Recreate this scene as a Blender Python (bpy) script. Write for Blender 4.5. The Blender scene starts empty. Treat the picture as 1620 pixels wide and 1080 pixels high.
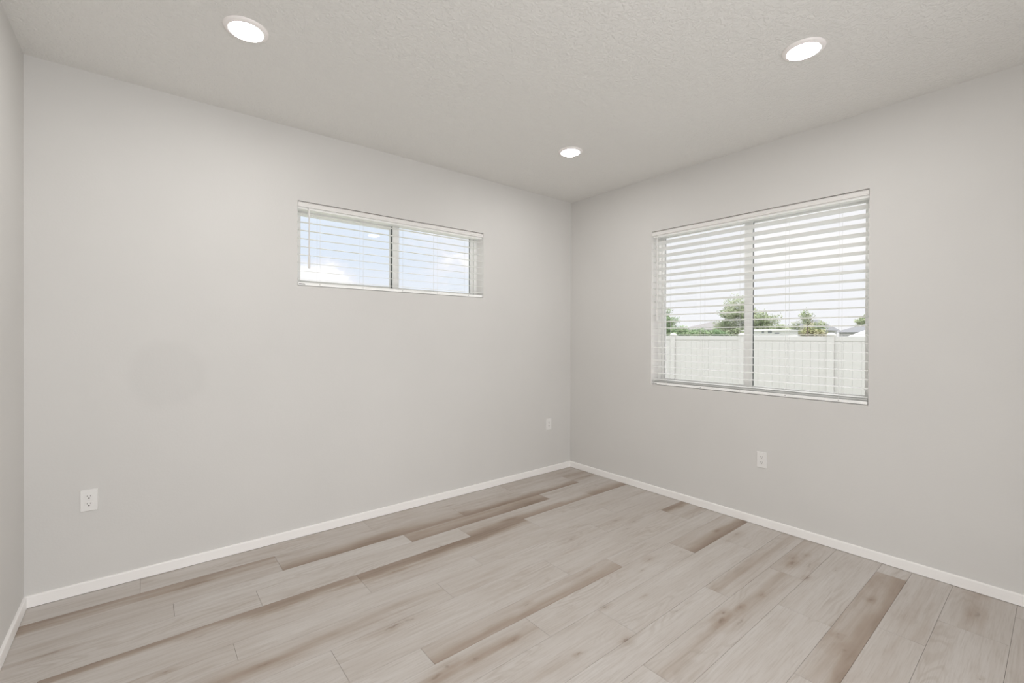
import bpy, bmesh, math, random
from mathutils import Vector, Matrix

# ------------------------------------------------------------------ camera
S = bpy.context.scene
COL = S.collection
cam = bpy.data.cameras.new('camera')
cam_o = bpy.data.objects.new('camera', cam)
COL.objects.link(cam_o)
S.camera = cam_o
cam.sensor_fit = 'HORIZONTAL'
cam.sensor_width = 36.0
cam.lens = 714.561 / 1620 * 36
cam.shift_y = -6.36 / 1620
cam.clip_start = 0.05
cam.clip_end = 400
F = Vector((0.63230, 0.77472, -0.00370)).normalized()
Rt = Vector((0.77470, -0.63230, 0.0032))
Rt = (Rt - F * Rt.dot(F)).normalized()
Up = Rt.cross(F)
M = Matrix((Rt, Up, -F)).transposed().to_4x4()
M.translation = Vector((-3.444, -3.2552, 1.3587))
cam_o.matrix_world = M

# ------------------------------------------------------------------ colour management and world
S.view_settings.view_transform = 'Standard'
S.view_settings.look = 'None'
S.view_settings.gamma = 1.0
S.view_settings.exposure = 0.0
S.view_settings.use_curve_mapping = False
S.cycles.diffuse_bounces = 8
S.cycles.max_bounces = 16
S.cycles.transparent_max_bounces = 16

LAMP = 140.0        # radiance of the ceiling lenses
SKY = 1.05
SUN = 1.5
FILL = 5.9           # radiance of the added fill lamp behind the camera

W = bpy.data.worlds.new('sky')
S.world = W
W.use_nodes = True
nt = W.node_tree
nt.nodes.clear()
def wn(t, **k):
    n = nt.nodes.new(t)
    for a, b in k.items():
        setattr(n, a, b)
    return n
tc = wn('ShaderNodeTexCoord')
mp = wn('ShaderNodeMapping'); mp.inputs['Scale'].default_value = (1, 1, 2.2)
mp.inputs['Location'].default_value = (3.1, 0.4, 0.2)
n1 = wn('ShaderNodeTexNoise'); n1.inputs['Scale'].default_value = 3.1; n1.inputs['Detail'].default_value = 9
n1.inputs['Roughness'].default_value = 0.62; n1.inputs['Distortion'].default_value = 0.3
r1 = wn('ShaderNodeValToRGB')
r1.color_ramp.elements[0].position = 0.50; r1.color_ramp.elements[0].color = (0.77, 0.855, 0.97, 1)
r1.color_ramp.elements[1].position = 0.62; r1.color_ramp.elements[1].color = (1.15, 1.15, 1.15, 1)
e = r1.color_ramp.elements.new(0.56); e.color = (0.86, 0.90, 0.99, 1)
c0 = wn('ShaderNodeVectorMath', operation='DOT_PRODUCT'); c0.inputs[1].default_value = (0.275, 0.959, 0.06)
c1 = wn('ShaderNodeMapRange'); c1.inputs[1].default_value = 0.991; c1.inputs[2].default_value = 0.9988
c1.inputs[3].default_value = 0.0; c1.inputs[4].default_value = 0.26
c3 = wn('ShaderNodeMath', operation='ADD')
sx = wn('ShaderNodeSeparateXYZ')
hz = wn('ShaderNodeMapRange'); hz.inputs[1].default_value = 0.0; hz.inputs[2].default_value = 0.16
hz.inputs[3].default_value = 0.85; hz.inputs[4].default_value = 0.0
hx = wn('ShaderNodeMapRange'); hx.inputs[1].default_value = 0.40; hx.inputs[2].default_value = 0.75
hx.inputs[3].default_value = 0.0; hx.inputs[4].default_value = 0.72
ad = wn('ShaderNodeMath', operation='MAXIMUM')
mx = wn('ShaderNodeMix', data_type='RGBA')
mx.inputs[7].default_value = (0.99, 0.975, 0.975, 1)
bg = wn('ShaderNodeBackground'); bg.inputs['Strength'].default_value = SKY
ou = wn('ShaderNodeOutputWorld')
zn = wn('ShaderNodeMapRange'); zn.inputs[1].default_value = 0.22; zn.inputs[2].default_value = 0.9
zn.inputs[3].default_value = 1.0; zn.inputs[4].default_value = 3.3     # a bright thin overcast overhead
zs = wn('ShaderNodeMath', operation='MULTIPLY'); zs.inputs[1].default_value = SKY
L = nt.links.new
L(tc.outputs['Generated'], mp.inputs[0]); L(mp.outputs[0], n1.inputs['Vector']); L(n1.outputs['Fac'], c3.inputs[0]); L(c3.outputs[0], r1.inputs[0])
# one low cumulus bank beyond the high window
L(tc.outputs['Generated'], c0.inputs[0]); L(c0.outputs['Value'], c1.inputs[0]); L(c1.outputs[0], c3.inputs[1])
L(tc.outputs['Generated'], sx.inputs[0]); L(sx.outputs['Z'], hz.inputs[0]); L(sx.outputs['X'], hx.inputs[0])
L(hz.outputs[0], ad.inputs[0]); L(hx.outputs[0], ad.inputs[1])
hw = wn('ShaderNodeMapRange'); hw.inputs[1].default_value = 0.3; hw.inputs[2].default_value = 0.7; hw.inputs[4].default_value = 0.9
a2 = wn('ShaderNodeMath', operation='MAXIMUM'); L(sx.outputs['Z'], hw.inputs[0]); L(hw.outputs[0], a2.inputs[1]); L(ad.outputs[0], a2.inputs[0])
L(a2.outputs[0], mx.inputs[0]); L(r1.outputs[0], mx.inputs[6]); L(mx.outputs[2], bg.inputs[0]); L(sx.outputs['Z'], zn.inputs[0]); L(zn.outputs[0], zs.inputs[0]); L(zs.outputs[0], bg.inputs['Strength']); L(bg.outputs[0], ou.inputs[0])

sun = bpy.data.lights.new('sun', 'SUN'); sun.energy = SUN; sun.angle = math.radians(6)
sun.color = (1.0, 0.97, 0.92)
so = bpy.data.objects.new('sun', sun); COL.objects.link(so)
so.rotation_euler = Vector((-0.07, 0.70, -0.80)).to_track_quat('-Z', 'Y').to_euler()

# added fill lamp, set outside a made-up opening behind the camera
al = bpy.data.lights.new('fill_light', 'AREA'); al.shape = 'RECTANGLE'
al.size = 1.7; al.size_y = 2.1; al.energy = FILL * 1.7 * 2.1 * math.pi
al.color = (0.97, 0.98, 1.0)
ao = bpy.data.objects.new('fill_light', al); COL.objects.link(ao)
ao.location = (-2.6, -4.75, 1.08)
ao.rotation_euler = (math.radians(90), 0, 0)      # faces +y, into the room

# ------------------------------------------------------------------ materials
def newmat(name, col=(0.8, 0.8, 0.8), rough=0.5, spec=0.5, metal=0.0):
    m = bpy.data.materials.new(name); m.use_nodes = True
    b = m.node_tree.nodes['Principled BSDF']
    b.inputs['Base Color'].default_value = (*col, 1)
    b.inputs['Roughness'].default_value = rough
    b.inputs['Specular IOR Level'].default_value = spec
    b.inputs['Metallic'].default_value = metal
    return m

class NT:
    """small helper to write node graphs"""
    def __init__(s, m):
        s.t = m.node_tree; s.b = s.t.nodes['Principled BSDF']
    def n(s, t, ins=None, **k):
        x = s.t.nodes.new(t)
        for a, b in k.items(): setattr(x, a, b)
        for a, b in (ins or {}).items():
            if isinstance(b, bpy.types.NodeSocket): s.t.links.new(b, x.inputs[a])
            else: x.inputs[a].default_value = b
        return x
    def math(s, op, a, b=None, c=None, clamp=False):
        ins = {0: a}
        if b is not None: ins[1] = b
        if c is not None: ins[2] = c
        x = s.n('ShaderNodeMath', ins, operation=op); x.use_clamp = clamp
        return x.outputs[0]
    def vmath(s, op, a, b=None, out=0):
        ins = {0: a}
        if b is not None: ins[1] = b
        return s.n('ShaderNodeVectorMath', ins, operation=op).outputs[out]
    def mr(s, v, a, b, c=0.0, d=1.0, smooth=True):
        x = s.n('ShaderNodeMapRange', {0: v, 1: a, 2: b, 3: c, 4: d})
        if smooth: x.interpolation_type = 'SMOOTHSTEP'
        return x.outputs[0]
    def mix(s, f, a, b, blend='MIX'):
        x = s.n('ShaderNodeMix', {0: f, 6: a, 7: b}, data_type='RGBA', blend_type=blend)
        return x.outputs[2]
    def noise(s, vec, scale, detail=4, rough=0.5, dist=0.0):
        return s.n('ShaderNodeTexNoise', {'Vector': vec, 'Scale': scale, 'Detail': detail, 'Roughness': rough, 'Distortion': dist}).outputs['Fac']

def wall_mat(name, col, dark_patch=False):
    m = newmat(name, col, 0.75, 0.25); g = NT(m)
    P = g.n('ShaderNodeTexCoord').outputs['Object']
    n = g.noise(P, 95, 5, 0.55)
    n2 = g.noise(P, 22, 3, 0.5)
    h = g.math('ADD', n, g.math('MULTIPLY', n2, 0.8))
    bp = g.n('ShaderNodeBump', {'Strength': 0.10, 'Distance': 0.004, 'Height': h})
    s = g.t.links.new(bp.outputs[0], g.b.inputs['Normal'])
    v = g.mr(g.noise(P, 1.3, 3), 0.3, 0.7, 0.985, 1.015)
    c = g.mix(1.0, (*col, 1), (1, 1, 1, 1), 'MULTIPLY')
    if dark_patch:  # faint darker oval patch towards the left end of the wall
        d = g.vmath('SUBTRACT', P, (-3.33, 0, 1.13)); d = g.vmath('MULTIPLY', d, (4.6, 0, 4.4))
        r = g.math('ADD', g.vmath('LENGTH', d, None, 1), g.math('MULTIPLY', g.noise(P, 9, 2), 0.25))
        v = g.math('MULTIPLY', v, g.mr(r, 0.75, 1.15, 0.965, 1.0))
    hs = g.n('ShaderNodeVectorMath', {0: c, 'Scale': v}, operation='SCALE')
    g.t.links.new(hs.outputs[0], g.b.inputs['Base Color'])
    return m

M_WALL_B = wall_mat('painted_drywall_back', (0.655, 0.644, 0.626), True)
M_WALL = wall_mat('painted_drywall', (0.655, 0.644, 0.626))

M_CEIL = newmat('textured_ceiling_paint', (0.765, 0.757, 0.735), 0.8, 0.2)
g = NT(M_CEIL)
P = g.n('ShaderNodeTexCoord').outputs['Object']
a = g.n('ShaderNodeTexNoise', {'Vector': P, 'Scale': 38.0, 'Detail': 5.0, 'Roughness': 0.5, 'Distortion': 1.4}).outputs['Fac']
b = g.noise(P, 85, 3, 0.5)
h = g.math('ADD', g.mr(a, 0.42, 0.58), g.math('MULTIPLY', b, 0.4))
bp = g.n('ShaderNodeBump', {'Strength': 0.45, 'Distance': 0.004, 'Height': h})
g.t.links.new(bp.outputs[0], g.b.inputs['Normal'])

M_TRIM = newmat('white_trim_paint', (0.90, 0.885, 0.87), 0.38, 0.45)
M_VINYL = newmat('white_vinyl', (0.92, 0.92, 0.905), 0.35, 0.45)
M_SLAT = newmat('white_blind_slat', (0.92, 0.925, 0.91), 0.4, 0.4)
M_VAL = newmat('white_blind_valance', (0.78, 0.765, 0.745), 0.45, 0.4)
M_CORD = newmat('white_cord', (0.80, 0.80, 0.79), 0.8, 0.2)
M_WAND = newmat('translucent_wand', (0.74, 0.73, 0.72), 0.25, 0.5)
M_PLATE = newmat('white_outlet_plastic', (0.79, 0.78, 0.765), 0.3, 0.5)
M_SLOT = newmat('dark_outlet_slot', (0.04, 0.035, 0.03), 0.6, 0.3)
M_GASK = newmat('dark_gasket', (0.07, 0.08, 0.08), 0.6, 0.3)
M_TAG = newmat('black_tag', (0.02, 0.02, 0.02), 0.5, 0.3)
M_METAL = newmat('zinc_screw', (0.72, 0.72, 0.70), 0.3, 0.5)
M_UNDER = newmat('dark_underlayment', (0.20, 0.165, 0.14), 0.9, 0.1)
M_FENCE = newmat('white_fence_vinyl', (0.60, 0.59, 0.575), 0.5, 0.3)
M_TRIMRING = newmat('lamp_trim', (0.90, 0.865, 0.85), 0.4, 0.4)

M_GLASS = bpy.data.materials.new('window_glass'); M_GLASS.use_nodes = True
t = M_GLASS.node_tree; t.nodes.clear()
gl = t.nodes.new('ShaderNodeBsdfGlossy'); gl.inputs['Roughness'].default_value = 0.0
tr = t.nodes.new('ShaderNodeBsdfTransparent'); tr.inputs[0].default_value = (0.985, 0.985, 0.985, 1)
fr = t.nodes.new('ShaderNodeFresnel'); fr.inputs['IOR'].default_value = 1.35
ms = t.nodes.new('ShaderNodeMixShader'); oo = t.nodes.new('ShaderNodeOutputMaterial')
t.links.new(fr.outputs[0], ms.inputs[0]); t.links.new(tr.outputs[0], ms.inputs[1]); t.links.new(gl.outputs[0], ms.inputs[2])
t.links.new(ms.outputs[0], oo.inputs[0])

M_LENS = bpy.data.materials.new('glowing_lens'); M_LENS.use_nodes = True
bb = M_LENS.node_tree.nodes['Principled BSDF']
bb.inputs['Base Color'].default_value = (0.9, 0.9, 0.88, 1)
bb.inputs['Emission Color'].default_value = (1.0, 0.985, 0.965, 1)
bb.inputs['Emission Strength'].default_value = LAMP

# floor: light greige oak vinyl planks with brown streaked edges and knots
M_FLOOR = newmat('oak_vinyl_plank', (0.5, 0.45, 0.4), 0.42, 0.4)
g = NT(M_FLOOR)
P = g.n('ShaderNodeTexCoord').outputs['Object']
A = g.n('ShaderNodeAttribute', attribute_name='plank_a')
B = g.n('ShaderNodeAttribute', attribute_name='plank_b')
sa = g.n('ShaderNodeSeparateXYZ', {0: A.outputs['Vector']})
sb = g.n('ShaderNodeSeparateXYZ', {0: B.outputs['Vector']})
tone, far, near = sa.outputs[0], sa.outputs[1], sa.outputs[2]
seed, vv, band = sb.outputs[0], sb.outputs[1], sb.outputs[2]
off = g.n('ShaderNodeCombineXYZ', {0: g.math('MULTIPLY', seed, 13.0), 1: g.math('MULTIPLY', seed, 7.0), 2: g.math('MULTIPLY', seed, 31.0)}).outputs[0]
Q = g.vmath('ADD', P, off)
warp = g.noise(g.vmath('MULTIPLY', Q, (1.6, 5.0, 1)), 1.0, 3, 0.5)
streak = g.noise(g.vmath('MULTIPLY', Q, (1.0, 22.0, 1)), 1.3, 6, 0.6, 0.4)
fine = g.noise(g.vmath('MULTIPLY', Q, (7.0, 190.0, 1)), 1.0, 4, 0.6)
low = g.noise(g.vmath('MULTIPLY', Q, (1.5, 8.5, 1)), 1.0, 2.0, 0.4, 0.2)
rings = g.math('SINE', g.math('MULTIPLY', low, 95.0))
rings = g.mr(rings, -0.2, 1.0, 0, 1)
ringmask = g.mr(g.noise(g.vmath('MULTIPLY', Q, (1.1, 6.0, 1)), 1.0, 2), 0.50, 0.66, 0.12, 1)
blot = g.noise(g.vmath('MULTIPLY', Q, (2.4, 9.0, 1)), 1.0, 4, 0.6)
# distance from the edges, disturbed by the grain
v2 = g.math('ADD', vv, g.math('MULTIPLY', g.math('SUBTRACT', warp, 0.5), 0.9))
v2 = g.math('ADD', v2, g.math('MULTIPLY', g.math('SUBTRACT', streak, 0.5), 0.35))
ef = g.math('MULTIPLY', far, g.mr(v2, 0.45, 0.98))
en = g.math('MULTIPLY', near, g.mr(v2, 0.60, 0.03))
dc = g.math('ABSOLUTE', g.math('SUBTRACT', v2, 0.5))
eb = g.math('MULTIPLY', band, g.mr(dc, 0.33, 0.02))
brown = g.math('MAXIMUM', g.math('MAXIMUM', ef, en), eb)
brown = g.math('ADD', brown, tone)
brown = g.math('ADD', brown, g.mr(blot, 0.50, 0.75, 0, 0.22))
brown = g.math('ADD', brown, g.math('MULTIPLY', g.math('SUBTRACT', streak, 0.5), 0.85))
brown = g.math('ADD', brown, g.math('MULTIPLY', g.math('SUBTRACT', g.noise(g.vmath('MULTIPLY', Q, (1.3, 3.4, 1)), 1.0, 3, 0.5), 0.5), 0.55))
# knots: x, y, half length, half width, strength
KN = [(-3.754,-.526,.06,.010,.7),(-3.207,-.26,.035,.007,.5),(-2.539,-1.276,.075,.014,.8),(-2.459,-1.279,.03,.012,.4),(-2.476,-1.655,.03,.016,.6),
(-2.542,-1.678,.035,.016,.6),(-2.36,-1.692,.03,.012,.5),(-2.315,-.818,.03,.006,.5),(-1.94,-1.538,.022,.008,.5),(-2.165,-1.704,.02,.009,.5),
(-1.652,-1.798,.022,.012,.7),(-1.77,-2.018,.022,.010,.7),(-2.009,-1.947,.012,.006,.7),(-1.056,-1.658,.025,.014,.7),(-1.205,-1.707,.02,.007,.5),
(-1.414,-1.868,.016,.006,.6),(-.808,-1.731,.015,.006,.5),(-1.387,-2.046,.05,.006,.5),(-.356,-2.205,.03,.013,.7),(-.428,-2.226,.035,.015,.8),
(-.549,-2.342,.022,.012,.8),(-1.124,-2.23,.02,.009,.7),(-1.238,-2.20,.025,.011,.8),(-1.301,-2.219,.035,.014,.8),(-.925,-2.25,.02,.008,.5),
(-.99,-2.606,.018,.010,.5),(-.312,-2.413,.015,.006,.6),(-.375,-2.299,.06,.010,.45),(-1.238,-2.281,.05,.010,.45),(-.531,-2.627,.018,.010,.6),
(-1.09,-2.654,.03,.014,.45),(-.278,-2.992,.045,.014,.55),(-.862,-3.049,.012,.006,.7),(-.34,-1.715,.015,.008,.6),(-.466,-1.841,.025,.008,.6),
(-.279,-1.829,.03,.016,.5),(-.248,-2.237,.02,.010,.6),(-.102,-.334,.07,.013,.75),(-.746,-1.169,.05,.012,.6),(-.664,-1.267,.045,.012,.6),
(-1.231,-1.172,.035,.012,.6),(-.114,-1.325,.02,.008,.6),(-.798,-1.304,.03,.008,.4),(-1.562,-.148,.05,.010,.6),(-1.545,-.34,.03,.010,.6),
(-.821,-.655,.03,.008,.5),(-1.357,-.657,.04,.008,.6),(-3.244,-.793,.04,.008,.5),(-3.376,-.97,.02,.006,.7),(-3.062,-1.171,.035,.008,.5)]
PW = g.vmath('ADD', P, g.vmath('MULTIPLY', g.vmath('SUBTRACT', g.n('ShaderNodeTexNoise', {'Vector': P, 'Scale': 28.0, 'Detail': 3.0}).outputs['Color'], (0.5, 0.5, 0.5)), (0.07, 0.026, 0)))
core = 0.0; halo = 0.0
for (kx, ky, lx, wy, st) in KN:
    d = g.vmath('LENGTH', g.vmath('MULTIPLY', g.vmath('SUBTRACT', PW, (kx, ky, 0)), (1 / lx, 1 / wy, 0)), None, 1)
    c1 = g.mr(d, 0.85, 0.05, 0, st * .68); h1 = g.mr(d, 3.2 + 60 * wy, 0.2, 0, st * 0.42)
    core = c1 if core == 0.0 else g.math('MAXIMUM', core, c1)
    halo = h1 if halo == 0.0 else g.math('MAXIMUM', halo, h1)
brown = g.math('ADD', brown, halo)
brown = g.mr(brown, -0.25, 1.15, 0, 1, False)
cr = g.n('ShaderNodeValToRGB', {0: brown})
el = cr.color_ramp.elements
el[0].position = 0.0; el[0].color = (0.582, 0.552, 0.527, 1)
el[1].position = 1.0; el[1].color = (0.235, 0.170, 0.125, 1)
x = el.new(0.30); x.color = (0.505, 0.463, 0.428, 1)
x = el.new(0.62); x.color = (0.375, 0.306, 0.254, 1)
col = cr.outputs[0]
col = g.mix(g.math('MULTIPLY', g.math('MULTIPLY', rings, ringmask), 0.26), col, (0.33, 0.27, 0.22, 1))
col = g.mix(g.mr(fine, 0.45, 0.72, 0, 0.34), col, (0.34, 0.29, 0.245, 1))
col = g.mix(core, col, (0.17, 0.12, 0.085, 1))
g.t.links.new(col, g.b.inputs['Base Color'])
hh = g.math('ADD', fine, g.math('MULTIPLY', rings, 0.3))
bp = g.n('ShaderNodeBump', {'Strength': 0.12, 'Distance': 0.001, 'Height': hh})
g.t.links.new(bp.outputs[0], g.b.inputs['Normal'])

def leafmat(name, c1, c2):
    m = newmat(name, c1, 0.7, 0.2); g = NT(m)
    P = g.n('ShaderNodeTexCoord').outputs['Object']
    f = g.mr(g.noise(P, 1.1, 3), 0.35, 0.65)
    f2 = g.n('ShaderNodeObjectInfo').outputs['Random']
    g.t.links.new(g.mix(f, (*c1, 1), (*c2, 1)), g.b.inputs['Base Color'])
    return m
M_LEAF1 = leafmat('green_leaves', (0.27, 0.33, 0.19), (0.42, 0.45, 0.31))
M_LEAF2 = leafmat('dark_green_leaves', (0.19, 0.29, 0.15), (0.34, 0.41, 0.25))
M_LEAF3 = leafmat('olive_leaves', (0.34, 0.36, 0.17), (0.46, 0.42, 0.30))
M_BARK = newmat('bark', (0.22, 0.18, 0.14), 0.9, 0.1)
M_GRASS = leafmat('lawn_grass', (0.26, 0.28, 0.19), (0.33, 0.34, 0.25))
M_ROOF = newmat('grey_shingles', (0.22, 0.225, 0.235), 0.9, 0.1)
M_ROOFB = newmat('brown_shingles', (0.27, 0.26, 0.255), 0.9, 0.1)
M_SIDE = newmat('white_siding', (0.74, 0.74, 0.76), 0.7, 0.2)
M_SIDEG = newmat('grey_siding', (0.50, 0.50, 0.52), 0.7, 0.2)
M_WPANE = newmat('dark_house_pane', (0.25, 0.27, 0.30), 0.2, 0.5)

# ------------------------------------------------------------------ mesh helpers
class MB:
    def __init__(s): s.bm = bmesh.new()
    def box(s, x0, y0, z0, x1, y1, z1, bev=0.0):
        if x0 > x1: x0, x1 = x1, x0
        if y0 > y1: y0, y1 = y1, y0
        if z0 > z1: z0, z1 = z1, z0
        b = bmesh.new()
        r = bmesh.ops.create_cube(b, size=1)
        for v in b.verts:
            v.co = Vector(((x0 + x1) / 2 + v.co.x * (x1 - x0), (y0 + y1) / 2 + v.co.y * (y1 - y0), (z0 + z1) / 2 + v.co.z * (z1 - z0)))
        if bev > 0:
            bmesh.ops.bevel(b, geom=b.edges[:], offset=bev, segments=2, affect='EDGES', profile=0.5)
        s.merge(b); return s
    def merge(s, b, mat=None):
        if mat is not None: bmesh.ops.transform(b, matrix=mat, verts=b.verts)
        me = bpy.data.meshes.new('tmp'); b.to_mesh(me); b.free()
        s.bm.from_mesh(me); bpy.data.meshes.remove(me)
    def tube(s, pts, r, seg=10):
        rings = []
        for i, p in enumerate(pts):
            p = Vector(p)
            d = (Vector(pts[min(i + 1, len(pts) - 1)]) - Vector(pts[max(i - 1, 0)])).normalized()
            u = d.orthogonal().normalized(); w = d.cross(u)
            rr = r[i] if isinstance(r, (list, tuple)) else r
            rings.append([s.bm.verts.new(p + (u * math.cos(a) + w * math.sin(a)) * rr) for a in [k * 2 * math.pi / seg for k in range(seg)]])
        for a, b in zip(rings, rings[1:]):
            for k in range(seg):
                s.bm.faces.new((a[k], a[(k + 1) % seg], b[(k + 1) % seg], b[k]))
        s.bm.faces.new(rings[0][::-1]); s.bm.faces.new(rings[-1])
        return s
    def lathe(s, prof, seg=64, cap=True):
        """prof: (r, z) list, about the z axis"""
        rings = []
        for r, z in prof:
            if r < 1e-6: rings.append([s.bm.verts.new((0, 0, z))])
            else: rings.append([s.bm.verts.new((r * math.cos(a), r * math.sin(a), z)) for a in [k * 2 * math.pi / seg for k in range(seg)]])
        for a, b in zip(rings, rings[1:]):
            for k in range(seg):
                k2 = (k + 1) % seg
                if len(a) == 1: s.bm.faces.new((a[0], b[k2], b[k]))
                elif len(b) == 1: s.bm.faces.new((a[k], a[k2], b[0]))
                else: s.bm.faces.new((a[k], a[k2], b[k2], b[k]))
        return s
    def sweep(s, prof, p0, p1, upv=Vector((0, 0, 1)), side=None):
        """extrude a closed profile (a, b) along p0-p1: a runs along side, b along upv"""
        p0 = Vector(p0); p1 = Vector(p1)
        A = [s.bm.verts.new(p0 + side * a + upv * b) for a, b in prof]
        B = [s.bm.verts.new(p1 + side * a + upv * b) for a, b in prof]
        n = len(prof)
        for k in range(n):
            s.bm.faces.new((A[k], A[(k + 1) % n], B[(k + 1) % n], B[k]))
        s.bm.faces.new(A[::-1]); s.bm.faces.new(B)
        return s
    def build(s, name, mat, parent=None, smooth=False, loc=None):
        bmesh.ops.recalc_face_normals(s.bm, faces=s.bm.faces[:])
        me = bpy.data.meshes.new(name); s.bm.to_mesh(me); s.bm.free()
        if mat: me.materials.append(mat)
        if smooth:
            for p in me.polygons: p.use_smooth = True
        o = bpy.data.objects.new(name, me); COL.objects.link(o)
        if loc is not None:
            # put the origin at loc while the geometry stays where it was written
            me.transform(Matrix.Translation(-Vector(loc))); o.location = loc
        if parent is not None:
            o.parent = parent
            o.matrix_parent_inverse = Matrix.Identity(4)
        return o

def part(mb, name, mat, parent, smooth=False):
    """geometry is written in the coordinates of its parent"""
    return mb.build(name, mat, parent, smooth)

def empty(name, loc=(0, 0, 0), rz=0.0):
    o = bpy.data.objects.new(name, None); COL.objects.link(o)
    o.location = loc; o.rotation_euler = (0, 0, rz); o.empty_display_size = 0.1
    return o
def tag(o, label=None, cat=None, group=None, kind=None):
    if label: o['label'] = label
    if cat: o['category'] = cat
    if group: o['group'] = group
    if kind: o['kind'] = kind
    return o
def struct(o, label=None):
    o['kind'] = 'structure'
    if label: o['label'] = label
    return o
def copy_tree(o, parent=None):
    c = o.copy(); COL.objects.link(c)
    if parent is not None: c.parent = parent
    for ch in [k for k in bpy.data.objects if k.parent == o]:
        copy_tree(ch, c)
    return c

H = 2.74
XL = -3.9026          # left wall plane
YF = -4.40            # front wall plane, behind the camera
T = 0.18              # wall thickness
W1 = (-2.6435, -1.1156, 1.6918, 2.2629)     # high window in the back wall: x0, x1, z0, z1
W2 = (-2.4923, -0.9627, 0.9364, 2.2698)     # wide window in the right wall: y0, y1, z0, z1

# ------------------------------------------------------------------ room shell
def wall_with_hole(name, ax, plane, thick, a0, a1, z0, z1, hole, mat):
    """one wall slab, inner face on plane; ax 1: wall runs along x, ax 0: along y"""
    mb = MB(); h0, h1, hz0, hz1 = hole
    As = [a0, h0, h1, a1]; Zs = [z0, hz0, hz1, z1]
    def pt(a, d, z): return (a, plane + d, z) if ax == 1 else (plane + d, a, z)
    V = {}
    for d in (0, thick):
        for i, a in enumerate(As):
            for j, z in enumerate(Zs):
                V[(d, i, j)] = mb.bm.verts.new(pt(a, d, z))
    for d in (0, thick):
        for i in range(3):
            for j in range(3):
                if (i, j) == (1, 1) or (hz0 <= z0 + 1e-6 and j == 0): continue
                mb.bm.faces.new([V[(d, i, j)], V[(d, i + 1, j)], V[(d, i + 1, j + 1)], V[(d, i, j + 1)]])
    def q(i0, j0, i1, j1):
        mb.bm.faces.new([V[(0, i0, j0)], V[(0, i1, j1)], V[(thick, i1, j1)], V[(thick, i0, j0)]])
    q(1, 1, 1, 2); q(2, 1, 2, 2); q(1, 2, 2, 2)
    if hz0 > z0 + 1e-6:
        q(1, 1, 2, 1)
    for j in range(3):
        if hz0 <= z0 + 1e-6 and j == 0: continue
        q(0, j, 0, j + 1); q(3, j, 3, j + 1)
    for i in range(3): q(i, 3, i + 1, 3)
    o = mb.build(name, mat)
    o.data.materials.append(M_TRIM)            # returns whitened to stand in for daylight on the jambs
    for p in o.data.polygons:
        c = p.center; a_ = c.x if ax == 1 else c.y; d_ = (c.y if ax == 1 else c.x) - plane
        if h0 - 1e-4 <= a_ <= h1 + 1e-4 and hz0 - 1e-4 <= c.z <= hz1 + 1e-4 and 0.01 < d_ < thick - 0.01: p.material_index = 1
    return struct(o)

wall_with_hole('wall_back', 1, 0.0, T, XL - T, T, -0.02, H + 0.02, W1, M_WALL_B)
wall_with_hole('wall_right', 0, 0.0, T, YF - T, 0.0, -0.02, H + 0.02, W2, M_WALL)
struct(MB().box(XL - T, YF - T, -0.02, XL, 0.0, H + 0.02).build('wall_left', M_WALL))
m = MB().box(XL, YF - T, -0.02, -3.45, YF, H + 0.02).box(-1.75, YF - T, -0.02, 0, YF, H + 0.02).box(-3.45, YF - T, 2.15, -1.75, YF, H + 0.02)
struct(m.build('wall_front', M_WALL))
struct(MB().box(XL - T, YF - T, H, T, T, H + 0.25).build('ceiling', M_CEIL))
struct(MB().box(XL - 0.3, YF - 0.3, H + 0.25, 0.3, 0.3, H + 0.40).build('roof', M_ROOF))

# floor: planks in three widths, 1.255 m long, joints where the photograph has them
rng = random.Random(4)
PL = 1.2553
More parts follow.
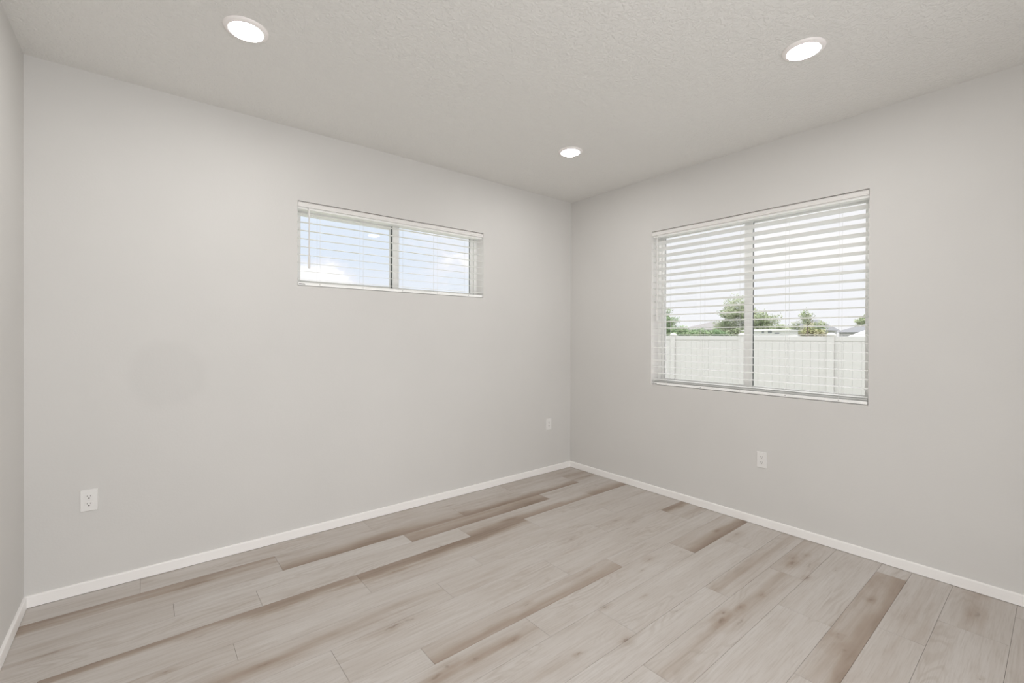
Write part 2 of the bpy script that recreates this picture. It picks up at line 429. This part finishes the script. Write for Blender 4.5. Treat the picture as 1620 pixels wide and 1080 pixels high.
# row: (y far, y near, x of one end joint, {plank index: (tone, far, near, band)})
rows = [
 (0.0, -0.187, -0.946, {0: (.22, 0, 0, .1), -1: (.14, 0, 0, 0), -2: (.10, 0, 0, 0)}),
 (-0.187, -0.407, -1.564, {-2: (.12, .85, 0, 0), -1: (.12, 0, .75, .1), 0: (.10, .0, .95, 0), 1: (.12, .5, 0, .2)}),
 (-0.407, -0.543, -0.816, {0: (.05, 0, 0, 0), -1: (.50, 0, .45, 0), -2: (-.06, 0, 0, 0), -3: (.06, 0, 0, 0)}),
 (-0.543, -0.717, -1.725, {0: (.16, 0, .55, 0), 1: (.14, 0, .8, 0), -1: (-.02, 0, 0, 0), -2: (.0, 0, 0, 0)}),
 (-0.717, -0.943, -1.254, {0: (.02, 0, 0, 0), -1: (.10, .85, 0, 0), -2: (.08, .75, 0, 0)}),
 (-0.943, -1.080, -1.882, {0: (.05, 0, 0, 0), -1: (.04, 0, 0, 0), -2: (.06, .2, 0, 0)}),
 (-1.080, -1.258, -2.197, {0: (.03, 0, 0, 0), 1: (.08, 0, 0, 0), -1: (.10, 0, 0, .32)}),
 (-1.258, -1.488, -1.562, {0: (.04, 0, 0, 0), 1: (.12, .75, 0, 0), -1: (-.02, 0, 0, 0), -2: (.02, 0, 0, 0)}),
 (-1.488, -1.613, -1.255, {0: (.02, 0, 0, 0), -1: (.26, 0, .45, 0), -2: (-.04, 0, 0, 0)}),
 (-1.613, -1.790, -0.762, {0: (.22, 0, .75, 0), -1: (.02, 0, 0, 0), -2: (.12, 0, 0, .3)}),
 (-1.790, -2.022, -1.697, {0: (.0, 0, 0, 0), 1: (.06, 0, 0, 0), -1: (-.02, 0, 0, 0)}),
 (-2.022, -2.157, -1.080, {0: (.16, 0, 0, .2), -1: (-.04, 0, 0, 0)}),
 (-2.157, -2.338, -0.588, {0: (.12, .25, 0, .2), -1: (.10, 0, 0, .25), -2: (.02, 0, 0, 0)}),
 (-2.338, -2.568, -0.945, {0: (.04, 0, 0, 0), -1: (-.06, 0, 0, 0)}),
 (-2.568, -2.703, -0.150, {0: (.04, 0, 0, 0), -1: (.26, 0, .55, .1), -2: (0, 0, 0, 0)}),
 (-2.703, -2.873, -0.779, {0: (.08, 0, 0, .1), -1: (.04, 0, 0, .15)}),
 (-2.873, -3.108, -0.488, {0: (.12, 0, 0, .25), -1: (.06, 0, 0, 0)}),
]
y = -3.108; k = 0
while y > YF - T:
    w = (0.137, 0.178, 0.226)[k % 3]; k += 1
    rows.append((y, y - w, -1.1 + rng.uniform(-.6, .6), {0: (.10, 0, 0, .1)})); y -= w
fb = bmesh.new()
la = fb.loops.layers.float_color.new('plank_a'); lb = fb.loops.layers.float_color.new('plank_b')
gp = 0.0005; bv = 0.0005; dp = 0.0012
for (ya, yb, xj, spec) in rows:
    i0 = math.floor((XL - xj) / PL) - 1
    i = i0
    while xj + i * PL < 0.0:
        xa = max(xj + i * PL, XL - T); xb = min(xj + (i + 1) * PL, 0.05)
        if xb > XL - T:
            tn, fa, ne, bd = spec.get(i, (rng.uniform(-.02, .10), 0, 0, 0))
            seed = rng.random()
            def ring(ins, z): return [(xa + ins, yb + ins, z), (xb - ins, yb + ins, z), (xb - ins, ya - ins, z), (xa + ins, ya - ins, z)]
            top = [fb.verts.new(p) for p in ring(gp + bv, 0)]
            mid = [fb.verts.new(p) for p in ring(gp, -bv)]
            bot = [fb.verts.new(p) for p in ring(gp, -0.004)]
            fs = [fb.faces.new(top)]
            for k in range(4):
                fs.append(fb.faces.new((mid[k], mid[(k + 1) % 4], top[(k + 1) % 4], top[k])))
                fs.append(fb.faces.new((bot[k], bot[(k + 1) % 4], mid[(k + 1) % 4], mid[k])))
            for f in fs:
                for l in f.loops:
                    l[la] = (tn, fa, ne, 1)
                    l[lb] = (seed, (l.vert.co.y - yb) / (ya - yb), bd, 1)
        i += 1
me = bpy.data.meshes.new('floor')
# underlayment slab in the same mesh, second material slot
r = bmesh.ops.create_cube(fb, size=1)
for v in r['verts']:
    v.co = Vector(((XL - T + 0.05) / 2 + v.co.x * (-XL + T + 0.05), (YF - T) / 2 + v.co.y * (-YF + T), -0.0135 + v.co.z * 0.021))
for f in {f for v in r['verts'] for f in v.link_faces}: f.material_index = 1
fb.to_mesh(me); fb.free()
me.materials.append(M_FLOOR); me.materials.append(M_UNDER)
fo = bpy.data.objects.new('floor', me); COL.objects.link(fo); struct(fo)

# baseboards: 12 mm thick with an eased top
BH = 0.0595; BT = 0.012; FG = 0.0025
bprof = [(0, FG), (BT, FG), (BT, BH - 0.005), (BT - 0.0015, BH - 0.0015), (BT - 0.005, BH), (0, BH)]
def baseboard(name, p0, p1, side):
    struct(MB().sweep(bprof, p0, p1, Vector((0, 0, 1)), Vector(side)).build(name, M_TRIM))
baseboard('baseboard_back', (XL, 0, 0), (0, 0, 0), (0, -1, 0))
baseboard('baseboard_right', (0, -BT, 0), (0, YF, 0), (-1, 0, 0))
baseboard('baseboard_left', (XL, -BT, 0), (XL, YF, 0), (1, 0, 0))

# unseen hall added beyond the opening to keep the sun out
m = MB().box(-3.75, -5.75, -0.02, -1.45, -5.6, H).box(-3.75, -5.6, -0.02, -3.60, YF - T, H).box(-1.60, -5.6, -0.02, -1.45, YF - T, H).box(-3.75, -5.75, H, -1.45, YF - T, H + 0.25)
struct(m.build('sun_blocking_hall', M_WALL))
struct(MB().box(-3.60, -5.6, -0.02, -1.60, YF - T, 0).build('added_hall_floor', newmat('added_hall_vinyl', (0.48, 0.44, 0.40), 0.5, 0.3)))
struct(MB().box(T + 0.02, -12, -0.44, 4.2, 8, -0.36).build('bounce_slab', newmat('bounce_concrete', (0.55, 0.54, 0.52), 0.9, 0.1)))  # unseen pale slab added to bounce sunlight up at the large window

# unseen cased opening, added so the fill lamp can shine in
d = empty('added_opening', (-2.6, YF, 0)); struct(d, 'added cased opening for the fill light behind the camera')
for sx in (-1, 1):
    part(MB().box(sx * 0.85, 0.0, 0, sx * 0.91, 0.015, 2.21, 0.003), 'casing', M_TRIM, d)
part(MB().box(-0.85, 0.0, 2.15, 0.85, 0.015, 2.21, 0.003), 'casing', M_TRIM, d)

# ------------------------------------------------------------------ windows
# written in local coordinates: u along the wall, d outwards (depth), z up; fn maps them to the world
def frame_boxes(mb, fn, u0, u1, z0, z1, d0, d1, wl, wr, wb, wt, bev=0.002):
    def bx(a, b, c, e, f, h):
        p = fn(a, b, c); q = fn(e, f, h); mb.box(*p, *q, bev)
    bx(u0, d0, z0, u0 + wl, d1, z1); bx(u1 - wr, d0, z0, u1, d1, z1)
    bx(u0 + wl, d0, z0, u1 - wr, d1, z0 + wb); bx(u0 + wl, d0, z1 - wt, u1 - wr, d1, z1)
    return mb
def bxl(fn, a, b, c, e, f, h, bev=0.0, mb=None):
    mb = mb or MB()
    return mb.box(*fn(a, b, c), *fn(e, f, h), bev)

def make_window(name, fn, u0, u1, z0, z1, inner_right, inner, outer, mid):
    """inner: glass rectangle (u0,u1,z0,z1) of the sliding sash, outer: glass of the fixed half"""
    w = empty(name); struct(w)
    D0 = 0.105
    part(frame_boxes(MB(), fn, u0, u1, z0, z1, D0, T + 0.005, 0.028, 0.028, 0.03, 0.03), 'window_frame', M_VINYL, w)
    # stops of the frame
    part(frame_boxes(MB(), fn, u0 + 0.028, u1 - 0.028, z0 + 0.03, z1 - 0.03, D0 + 0.03, D0 + 0.04, 0.008, 0.008, 0.006, 0.006, 0.001), 'track', M_VINYL, w)
    iu0, iu1, iz0, iz1 = inner; ou0, ou1, oz0, oz1 = outer
    # fixed half (set further out)
    if inner_right:
        fu0, fu1 = u0 + 0.028, ou1 + 0.04
        su0, su1 = mid, u1 - 0.03
    else:
        fu0, fu1 = ou0 - 0.04, u1 - 0.028
        su0, su1 = u0 + 0.03, mid
    fz0, fz1 = z0 + 0.03, z1 - 0.03
    fx = part(frame_boxes(MB(), fn, fu0, fu1, fz0, fz1, D0 + 0.046, D0 + 0.07, ou0 - fu0, fu1 - ou1, oz0 - fz0, fz1 - oz1, 0.002), 'fixed_sash', M_VINYL, w)
    part(bxl(fn, ou0 - 0.004, D0 + 0.056, oz0 - 0.004, ou1 + 0.004, D0 + 0.060, oz1 + 0.004), 'glass_pane', M_GLASS, fx)
    sx_ = part(frame_boxes(MB(), fn, su0, su1, fz0 + 0.002, fz1 - 0.002, D0 + 0.012, D0 + 0.040, iu0 - su0, su1 - iu1, iz0 - fz0 - 0.002, fz1 - 0.002 - iz1, 0.002), 'sliding_sash', M_VINYL, w)
    part(bxl(fn, iu0 - 0.004, D0 + 0.026, iz0 - 0.004, iu1 + 0.004, D0 + 0.030, iz1 + 0.004), 'glass_pane', M_GLASS, sx_)
    gk = MB()
    # dark glazing gasket on the jamb side of the sliding sash and pile strip on its meeting stile
    if inner_right:
        bxl(fn, iu1 - 0.0015, D0 + 0.0205, iz0, iu1 + 0.003, D0 + 0.0255, iz1, 0, gk)
        tag(part(gk, 'glazing_gasket', M_GASK, sx_), 'dark grey gasket')
        gk = MB(); bxl(fn, mid - 0.003, D0 + 0.030, iz0 - 0.004, mid + 0.0003, D0 + 0.0385, iz1, 0, gk)
    else:
        bxl(fn, iu0 - 0.003, D0 + 0.0135, iz0, iu0 + 0.001, D0 + 0.0255, iz1, 0, gk)
        tag(part(gk, 'glazing_gasket', M_GASK, sx_), 'dark grey gasket')
        gk = MB(); bxl(fn, mid - 0.0005, D0 + 0.02, iz0 - 0.004, mid + 0.0045, D0 + 0.045, iz1, 0, gk)
    tag(part(gk, 'weather_strip', M_GASK, sx_), 'dark pile strip')
    return w

fnB = lambda u, d, z: (u, d, z)
fnR = lambda u, d, z: (d, u, z)
make_window('window_1', fnB, *W1, True, (-1.862, -1.178, 1.738, 2.222), (-2.587, -1.921, 1.746, 2.200), -1.912)
# in the right wall u is y; the sliding sash is the half nearer the corner
make_window('window_2', fnR, *W2, True, (-1.702, -1.018, 0.990, 2.222), (-2.440, -1.743, 0.982, 2.222), -1.757)

# ------------------------------------------------------------------ blinds
SP = 0.0556            # slat spacing
def make_blind(name, fn, u0, u1, z0, z1, slat_z, hrd, ladders, tilt, wand, label, along):
    """blind hanging inside the opening; along: sign that turns u so that the wand sits where it hangs"""
    b = empty(name, fn((u0 + u1) / 2, 0.03, z1)); 
    inv = Vector(fn((u0 + u1) / 2, 0.03, z1))
    def lf(u, d, z):
        p = Vector(fn(u, d, z)) - inv
        return tuple(p)
    G = 0.004
    # valance: moulded front board with short returns
    zt = z1 - 0.0062; zb = z1 - 0.0375
    vp = [(0.0, zb), (-0.0, zb + 0.004), (0.003, zb + 0.008), (0.002, zb + 0.018), (0.004, zb + 0.030), (0.0, zt - 0.003), (0.002, zt), (0.014, zt), (0.014, zb)]
    mb = MB()
    A = [mb.bm.verts.new(lf(u0 + 0.003, 0.001 + d, z)) for d, z in vp]
    B = [mb.bm.verts.new(lf(u1 - 0.003, 0.001 + d, z)) for d, z in vp]
    n = len(vp)
    for k in range(n): mb.bm.faces.new((A[k], A[(k + 1) % n], B[(k + 1) % n], B[k]))
    mb.bm.faces.new(A[::-1]); mb.bm.faces.new(B)
    part(mb, 'valance', M_VAL, b)
    hr = bxl(lf, u0 + 0.005, 0.0165, z1 - hrd, u1 - 0.005, 0.074, z1 - 0.012, 0.0008)
    bxl(lf, u0 + 0.005, 0.040, z1 - 0.0125, u1 - 0.005, 0.074, z1 - 0.001, 0.0, hr)
    part(hr, 'headrail', M_SLAT, b)
    # slats: shallow crowned section, 63 mm wide, 3 mm thick
    mb = MB(); Wd = 0.0635; th = 0.0029; dc = 0.040
    for zc in slat_z:
        ti = tilt(zc); ct, st = math.cos(ti), math.sin(ti)
        prof = []
        N = 6
        for k in range(N + 1):
            s_ = (k / N - 0.5) * Wd
            prof.append((s_, 0.0016 * (1 - (2 * s_ / Wd) ** 2) + th / 2 * min(1, 0.35 + 3 * (1 - abs(2 * s_ / Wd)))))
        for k in range(N, -1, -1):
            s_ = (k / N - 0.5) * Wd
            prof.append((s_, 0.0016 * (1 - (2 * s_ / Wd) ** 2) - th / 2 * min(1, 0.35 + 3 * (1 - abs(2 * s_ / Wd)))))
        pr = [(dc + a * ct - c * st, zc + a * st + c * ct) for a, c in prof]
        A = [mb.bm.verts.new(lf(u0 + 0.007, dd, zz)) for dd, zz in pr]
        B = [mb.bm.verts.new(lf(u1 - 0.007, dd, zz)) for dd, zz in pr]
        n = len(pr)
        for k in range(n): mb.bm.faces.new((A[k], A[(k + 1) % n], B[(k + 1) % n], B[k]))
        mb.bm.faces.new(A[::-1]); mb.bm.faces.new(B)
    part(mb, 'slats', M_SLAT, b)
    zr = z0 + 0.0045
    br = part(bxl(lf, u0 + 0.006, 0.009, zr, u1 - 0.006, 0.070, zr + 0.020, 0.003), 'bottom_rail', M_SLAT, b)
    zbot = zr + 0.020
    for lu in ladders:
        c = MB()
        for dd in (dc - Wd / 2 * ct - 0.0012, dc + Wd / 2 * ct + 0.0012):
            c.tube([lf(lu, dd, z1 - 0.05), lf(lu, dd, zbot - 0.004)], 0.0009, 6)
        part(c, 'ladder_cord', M_CORD, b)
        pl = MB(); p = Vector(lf(lu, 0.0085, zr + 0.010)); q = Vector(lf(lu, 0.0095, zr + 0.010))
        pl.tube([p, q], 0.0035, 10)
        tag(part(pl, 'cord_plug', M_PLUG, br), 'small grey cord plug')
    # small black tag on the rail, at the far end from the wall corner it faces
    tu0, tu1 = (u0 + 0.012, u0 + 0.050) if along > 0 else (u1 - 0.050, u1 - 0.012)
    tag(part(bxl(lf, tu0, 0.0082, zr + 0.006, tu1, 0.0095, zr + 0.0105), 'rail_tag', M_TAG, br), 'small black tag')
    wu, wz0, wz1 = wand
    wd = -0.006
    wm = MB().tube([lf(wu, wd + 0.012, z1 - 0.036), lf(wu, wd, z1 - 0.046), lf(wu, wd, wz0 + 0.085)], 0.0046, 8)
    wp = part(wm, 'tilt_wand', M_WAND, b)
    gm = MB().tube([lf(wu, wd, wz0 + 0.09), lf(wu, wd, wz0 + 0.08), lf(wu, wd, wz0 + 0.004), lf(wu, wd, wz0)], [0.0048, 0.0078, 0.0082, 0.0065], 10)
    part(gm, 'wand_grip', M_WAND, wp)
    tag(b, label, 'window blind')
    return b
M_PLUG = newmat('grey_plug', (0.42, 0.41, 0.40), 0.6, 0.3)
R = math.radians
make_blind('venetian_blind', fnB, *W1, [2.184 - i * SP for i in range(9)], 0.050, (-2.498, -2.193, -1.881, -1.574, -1.267), lambda z: R(6.5), (-2.572, 1.812, 0),
           'short wide white slatted blind over the high narrow window', 1)
make_blind('venetian_blind', fnR, *W2, [1.371 + k * (0.0570 if k > 0 else 0.0555) for k in range(15, -8, -1)] + [0.9735, 0.9690], 0.052, (-1.105, -1.411, -1.718, -2.026, -2.337), lambda z: -math.atan(-0.02 + 0.30 * max(0.0, min(1.0, (z - 1.25) / 0.85)) ** 0.8), (-1.022, 1.486, 0),
           'tall white slatted blind over the large window facing the fence', -1)

# ------------------------------------------------------------------ ceiling lights
def make_light():
    r = empty('recessed_ceiling_light')
    part(MB().lathe([(0.0685, 0.0), (0.0685, -0.0105), (0.0705, -0.0120), (0.074, -0.0118), (0.084, -0.0085), (0.0895, -0.004), (0.0910, 0.0012)]), 'trim_ring', M_TRIMRING, r, True)
    tag(part(MB().lathe([(0.0, -0.0108), (0.06, -0.0106), (0.0690, -0.0102)]), 'lens', M_LENS, r, True), 'glowing white lens')
    return r
lt = make_light()
labs = [((-3.084, -0.905), 'round lit recessed ceiling light nearest the left wall'),
        ((-0.985, -2.452), 'round lit recessed ceiling light above the large window side'),
        ((-0.966, -0.903), 'round lit recessed ceiling light nearest the far room corner'),
        ((-3.088, -2.452), 'round recessed ceiling light overhead, nearest the camera')]
for k, ((x, y), lb_) in enumerate(labs):
    o = lt if k == 0 else copy_tree(lt)
    o.location = (x, y, H - 0.0002)
    tag(o, lb_, 'ceiling light', 'recessed ceiling lights')

# ------------------------------------------------------------------ wall outlets
def make_outlet():
    r = empty('wall_outlet')       # local: x along wall, -y into the room, z up
    b = bmesh.new(); bmesh.ops.create_cube(b, size=1)
    for v in b.verts:
        s_ = 1.0 if v.co.y > 0 else 0.94
        v.co = Vector((v.co.x * 0.070 * s_, -0.0028 + v.co.y * 0.0056, v.co.z * 0.1145 * (1.0 if v.co.y > 0 else 0.963)))
    bmesh.ops.bevel(b, geom=b.edges[:], offset=0.001, segments=2, affect='EDGES', profile=0.5)
    mb = MB(); mb.merge(b)
    part(mb, 'cover_plate', M_PLATE, r)
    for sz in (1, -1):
        zc = sz * 0.0195
        m2 = MB(); N = 28; ring = []; ring2 = []
        for k in range(N):
            a = 2 * math.pi * k / N
            x_ = 0.0172 * math.cos(a); z_ = max(-0.0142, min(0.0142, 0.0172 * math.sin(a)))
            ring.append(m2.bm.verts.new((x_, -0.0050, zc + z_))); ring2.append(m2.bm.verts.new((x_ * .97, -0.0068, zc + z_ * .97)))
        for k in range(N): m2.bm.faces.new((ring[k], ring[(k + 1) % N], ring2[(k + 1) % N], ring2[k]))
        m2.bm.faces.new(ring2)
        rc = part(m2, 'receptacle', M_PLATE, r)
        for sx in (-1, 1):
            hgt = 0.0038 if sx < 0 else 0.0031
            tag(part(MB().box(sx * 0.0063 - 0.0011, -0.0072, zc + 0.0035 - hgt, sx * 0.0063 + 0.0011, -0.0066, zc + 0.0035 + hgt), 'prong_slot', M_SLOT, rc), 'dark slot')
        gnd = MB().tube([(0, -0.0066, zc - 0.0078), (0, -0.0072, zc - 0.0078)], 0.0030, 14)
        tag(part(gnd, 'ground_hole', M_SLOT, rc), 'dark round hole')
    part(MB().tube([(0, -0.0054, 0), (0, -0.0068, 0)], 0.0030, 14), 'screw', M_METAL, r)
    return r
ol = make_outlet()
for k, (loc, rz, lb_) in enumerate([((-3.666, 0, 0.485), 0, 'white duplex outlet low on the left end of the windowed wall'),
                                    ((-0.312, 0, 0.479), 0, 'small white outlet near the far room corner'),
                                    ((0, -1.880, 0.4745), -math.pi / 2, 'white duplex outlet below the large window')]):
    o = ol if k == 0 else copy_tree(ol)
    o.location = loc; o.rotation_euler = (0, 0, rz)
    tag(o, lb_, 'outlet', 'wall outlets')

# ------------------------------------------------------------------ outside: ground, fence, trees, houses
GZ = -0.43
m = MB(); NX = 40
vs = {}
for i in range(NX + 1):
    for j in range(NX + 1):
        x_ = -30 + 150 * i / NX; y_ = -60 + 150 * j / NX
        vs[i, j] = m.bm.verts.new((x_, y_, GZ + (0.05 * math.sin(x_ * .3) * math.cos(y_ * .23) if x_ > 9 else 0)))
for i in range(NX):
    for j in range(NX): m.bm.faces.new((vs[i, j], vs[i + 1, j], vs[i + 1, j + 1], vs[i, j + 1]))
struct(m.build('ground', M_GRASS))
struct(MB().box(XL - T, YF - T, GZ, T, T, -0.024).build('foundation', newmat('concrete', (0.5, 0.5, 0.48), 0.9, 0.1)))

FX = 7.8; FT = 1.37
fe = empty('vinyl_fence', (FX, 1.7, GZ)); tag(fe, 'white vinyl privacy fence running behind the large window', 'fence')
py = [1.70 + 1.83 * k for k in range(-7, 10)]
hF = FT - GZ
for yy in py:
    l = yy - 1.70
    p = part(MB().box(-0.0635, l - 0.0635, 0.0, 0.0635, l + 0.0635, hF + 0.015, 0.004), 'fence_post', M_FENCE, fe)
    b = bmesh.new(); bmesh.ops.create_cone(b, segments=4, radius1=0.105, radius2=0.03, depth=0.04, cap_ends=True)
    mb = MB(); mb.merge(b, Matrix.Translation((0, l, hF + 0.055)) @ Matrix.Rotation(math.pi / 4, 4, 'Z'))
    mb.box(-0.0745, l - 0.0745, hF + 0.012, 0.0745, l + 0.0745, hF + 0.036, 0.003)
    part(mb, 'post_cap', M_FENCE, p)
for yy in py[:-1]:
    l0 = yy - 1.70 + 0.0635; l1 = l0 + 1.83 - 0.127
    part(MB().box(-0.022, l0, hF - 0.10, 0.022, l1, hF, 0.004), 'top_rail', M_FENCE, fe)
    part(MB().box(-0.022, l0, 0.05, 0.022, l1, 0.19, 0.004), 'bottom_rail', M_FENCE, fe)
    mb = MB(); nb = 11; bw = (l1 - l0) / nb
    for k in range(nb):
        mb.box(-0.011, l0 + k * bw + 0.002, 0.19, 0.011, l0 + (k + 1) * bw - 0.002, hF - 0.10, 0.005)
    mb.box(-0.006, l0, 0.19, 0.006, l1, hF - 0.10)
    part(mb, 'fence_panel', M_FENCE, fe)

def make_tree(name, x, y, blobs, trunk, mat, n, ls, label, seed):
    rg = random.Random(seed)
    r = empty(name, (x, y, GZ)); tag(r, label, 'tree' if 'tree' in label else 'shrub', None)
    mb = MB()
    tot = sum(b[3] * b[5] for b in blobs)
    for (bx, by, bz, rx, ry, rz) in blobs:
        cnt = int(n * rx * rz / tot)
        for k in range(cnt):
            th_ = rg.uniform(0, 2 * math.pi); c = rg.uniform(-1, 1); s_ = math.sqrt(1 - c * c)
            dirv = Vector((s_ * math.cos(th_), s_ * math.sin(th_), c))
            lump = 0.78 + 0.22 * math.sin(dirv.x * 5 + bx * 3) * math.sin(dirv.y * 6 + 1) + 0.18 * math.sin(dirv.z * 7 + by)
            rad = rg.random() ** 0.33 * lump * (1.18 if rg.random() < .08 else 1)
            p = Vector((bx + dirv.x * rx * rad, by + dirv.y * ry * rad, bz + dirv.z * rz * rad))
            if p.z < 0.05: continue
            a = Vector((rg.gauss(0, 1), rg.gauss(0, 1), rg.gauss(0, 1))).normalized(); b_ = a.orthogonal().normalized()
            s2 = ls * rg.uniform(.6, 1.4)
            v = [mb.bm.verts.new(p + a * s2), mb.bm.verts.new(p + b_ * s2 * .5), mb.bm.verts.new(p - a * s2), mb.bm.verts.new(p - b_ * s2 * .5)]
            mb.bm.faces.new(v)
    part(mb, 'foliage', mat, r)
    if trunk:
        h, rr = trunk
        t_ = MB().tube([(0, 0, 0), (0.05, 0.03, h * .4), (-0.03, 0.05, h * .75), (0.02, 0, h)], [rr, rr * .8, rr * .55, rr * .25], 8)
        for k in range(6):
            a = k * 1.05; z_ = h * (.4 + .09 * k)
            t_.tube([(0, 0, z_), (math.cos(a) * h * .14, math.sin(a) * h * .14, z_ + h * .12)], [rr * .35, rr * .1], 6)
        part(t_, 'trunk', M_BARK, r)
    return r
z0 = -GZ
# big spreading tree behind the meeting stile
make_tree('broadleaf_tree', 40, 15.2, [(0, 1.2, 3.9 + z0 - .4, 1.6, 1.8, 1.7), (0, -.9, 3.0 + z0 - .4, 1.6, 1.7, 1.4), (.3, 2.5, 2.3 + z0 - .4, 1.5, 1.3, 1.2), (0, -2.4, 2.2, 1.3, 1.3, .9), (0, .3, 2.0, 2.0, 3.4, 1.2)],
          (4.2, .22), M_LEAF1, 26000, .075, 'large rounded green tree at the centre of the large window view', 3)
make_tree('broadleaf_tree', 38, 23.1, [(0, .6, 4.3, 1.3, 1.5, 1.3), (0, -.3, 3.2, 1.3, 1.5, 1.2), (0, -.9, 2.2, 1.3, 1.4, 1.0), (0, .6, 1.8, 1.5, 2.0, 1.2)],
          (4.5, .2), M_LEAF2, 19000, .075, 'dark green tree at the left edge of the large window view', 8)
make_tree('wispy_tree', 38.3, 9.92, [(0, .2, 3.4, .6, .6, .75), (0, -.8, 2.7, .5, .6, .5), (0, .9, 2.6, .5, .6, .5)],
          (3.6, .09), M_LEAF1, 1500, .07, 'thin wispy tree rising above the olive shrub', 5)
make_tree('round_shrub', 41.6, 10.8, [(0, 0, 2.0, 1.0, 1.15, 1.15), (0, -.7, 1.6, .8, .8, 1.0), (0, .5, 1.0, 1.0, 1.2, 1.0)], None, M_LEAF3, 10000, .07, 'olive green shrub between two grey roofs', 6)
make_tree('low_shrub', 36, 18.0, [(0, 0, 1.9, 1.0, 1.6, .75), (0, 1.8, 2.0, 1.0, 1.4, .8), (0, -1.5, 1.8, .9, 1.3, .9), (0, 0, .9, 1.0, 2.8, 1.0)], None, M_LEAF2, 15000, .07, 'low green shrubs right of the left tree, above the fence', 7)
make_tree('distant_tree', 52, 9.2, [(0, 0, 3.25, 1.0, 1.1, .75), (0, -1.6, 3.1, 1.0, 1.0, .6)], (2.8, .1), M_LEAF1, 1500, .12, 'distant tree top behind the grey hipped roof', 11)

def make_house(name, x, y, w, dpt, zw, zr, inset, wallm, roofm, label, wins=(), gable=None):
    """w along y, dpt along x, wall height zw and ridge zr above ground"""
    r = empty(name, (x, y, GZ)); tag(r, label, 'house')
    wl = part(MB().box(0, -w / 2, 0, dpt, w / 2, zw), 'wall', wallm, r)
    m_ = MB(); e_ = 0.3
    v = [m_.bm.verts.new(p) for p in [(-e_, -w / 2 - e_, zw - .03), (dpt + e_, -w / 2 - e_, zw - .03), (dpt + e_, w / 2 + e_, zw - .03), (-e_, w / 2 + e_, zw - .03),
                                      (dpt / 2, -w / 2 + inset, zr), (dpt / 2, w / 2 - inset, zr)]]
    for f in [(0, 1, 2, 3), (0, 4, 5, 3), (1, 2, 5, 4), (0, 1, 4), (3, 5, 2)]: m_.bm.faces.new([v[k] for k in f])
    part(m_, 'roof', roofm, r)
    for (wy, wz, ww, wh) in wins:
        f = part(MB().box(-.03, wy - ww / 2 - .06, wz - wh / 2 - .06, .02, wy + ww / 2 + .06, wz + wh / 2 + .06), 'window', M_SIDE, wl)
        part(MB().box(-.05, wy - ww / 2, wz - wh / 2, -.03, wy + ww / 2, wz + wh / 2), 'pane', M_WPANE, f)
    return r
make_house('white_house', 34, 11.5, 3.2, 2, 2.30, 2.38, 1.2, M_SIDE, M_SIDE, 'long white house wall with small windows behind the fence',
           ((-.35, 2.12, .28, .16), (.15, 2.12, .16, .16), (-.85, 2.05, .34, .10)))
make_house('grey_roofed_house', 52, 14.6, 3.2, 5, 2.5, 3.7, 1.0, M_SIDEG, M_ROOF, 'grey roofed house left of the olive shrub')
make_house('grey_roofed_house', 42, 6.0, 5.6, 6, 2.2, 3.0, 1.4, M_SIDEG, M_ROOF, 'grey hipped roof at the right edge of the large window view')
make_house('white_gabled_shed', 37, 5.9, 1.8, 3, 1.75, 2.45, .9, M_SIDE, M_SIDE, 'small white gable in front of the grey hipped roof')
make_house('brown_roofed_house', 55, 28.2, 6.0, 8, 2.7, 3.9, 2.9, M_SIDEG, M_ROOFB, 'brown peaked roof beyond the low shrubs')
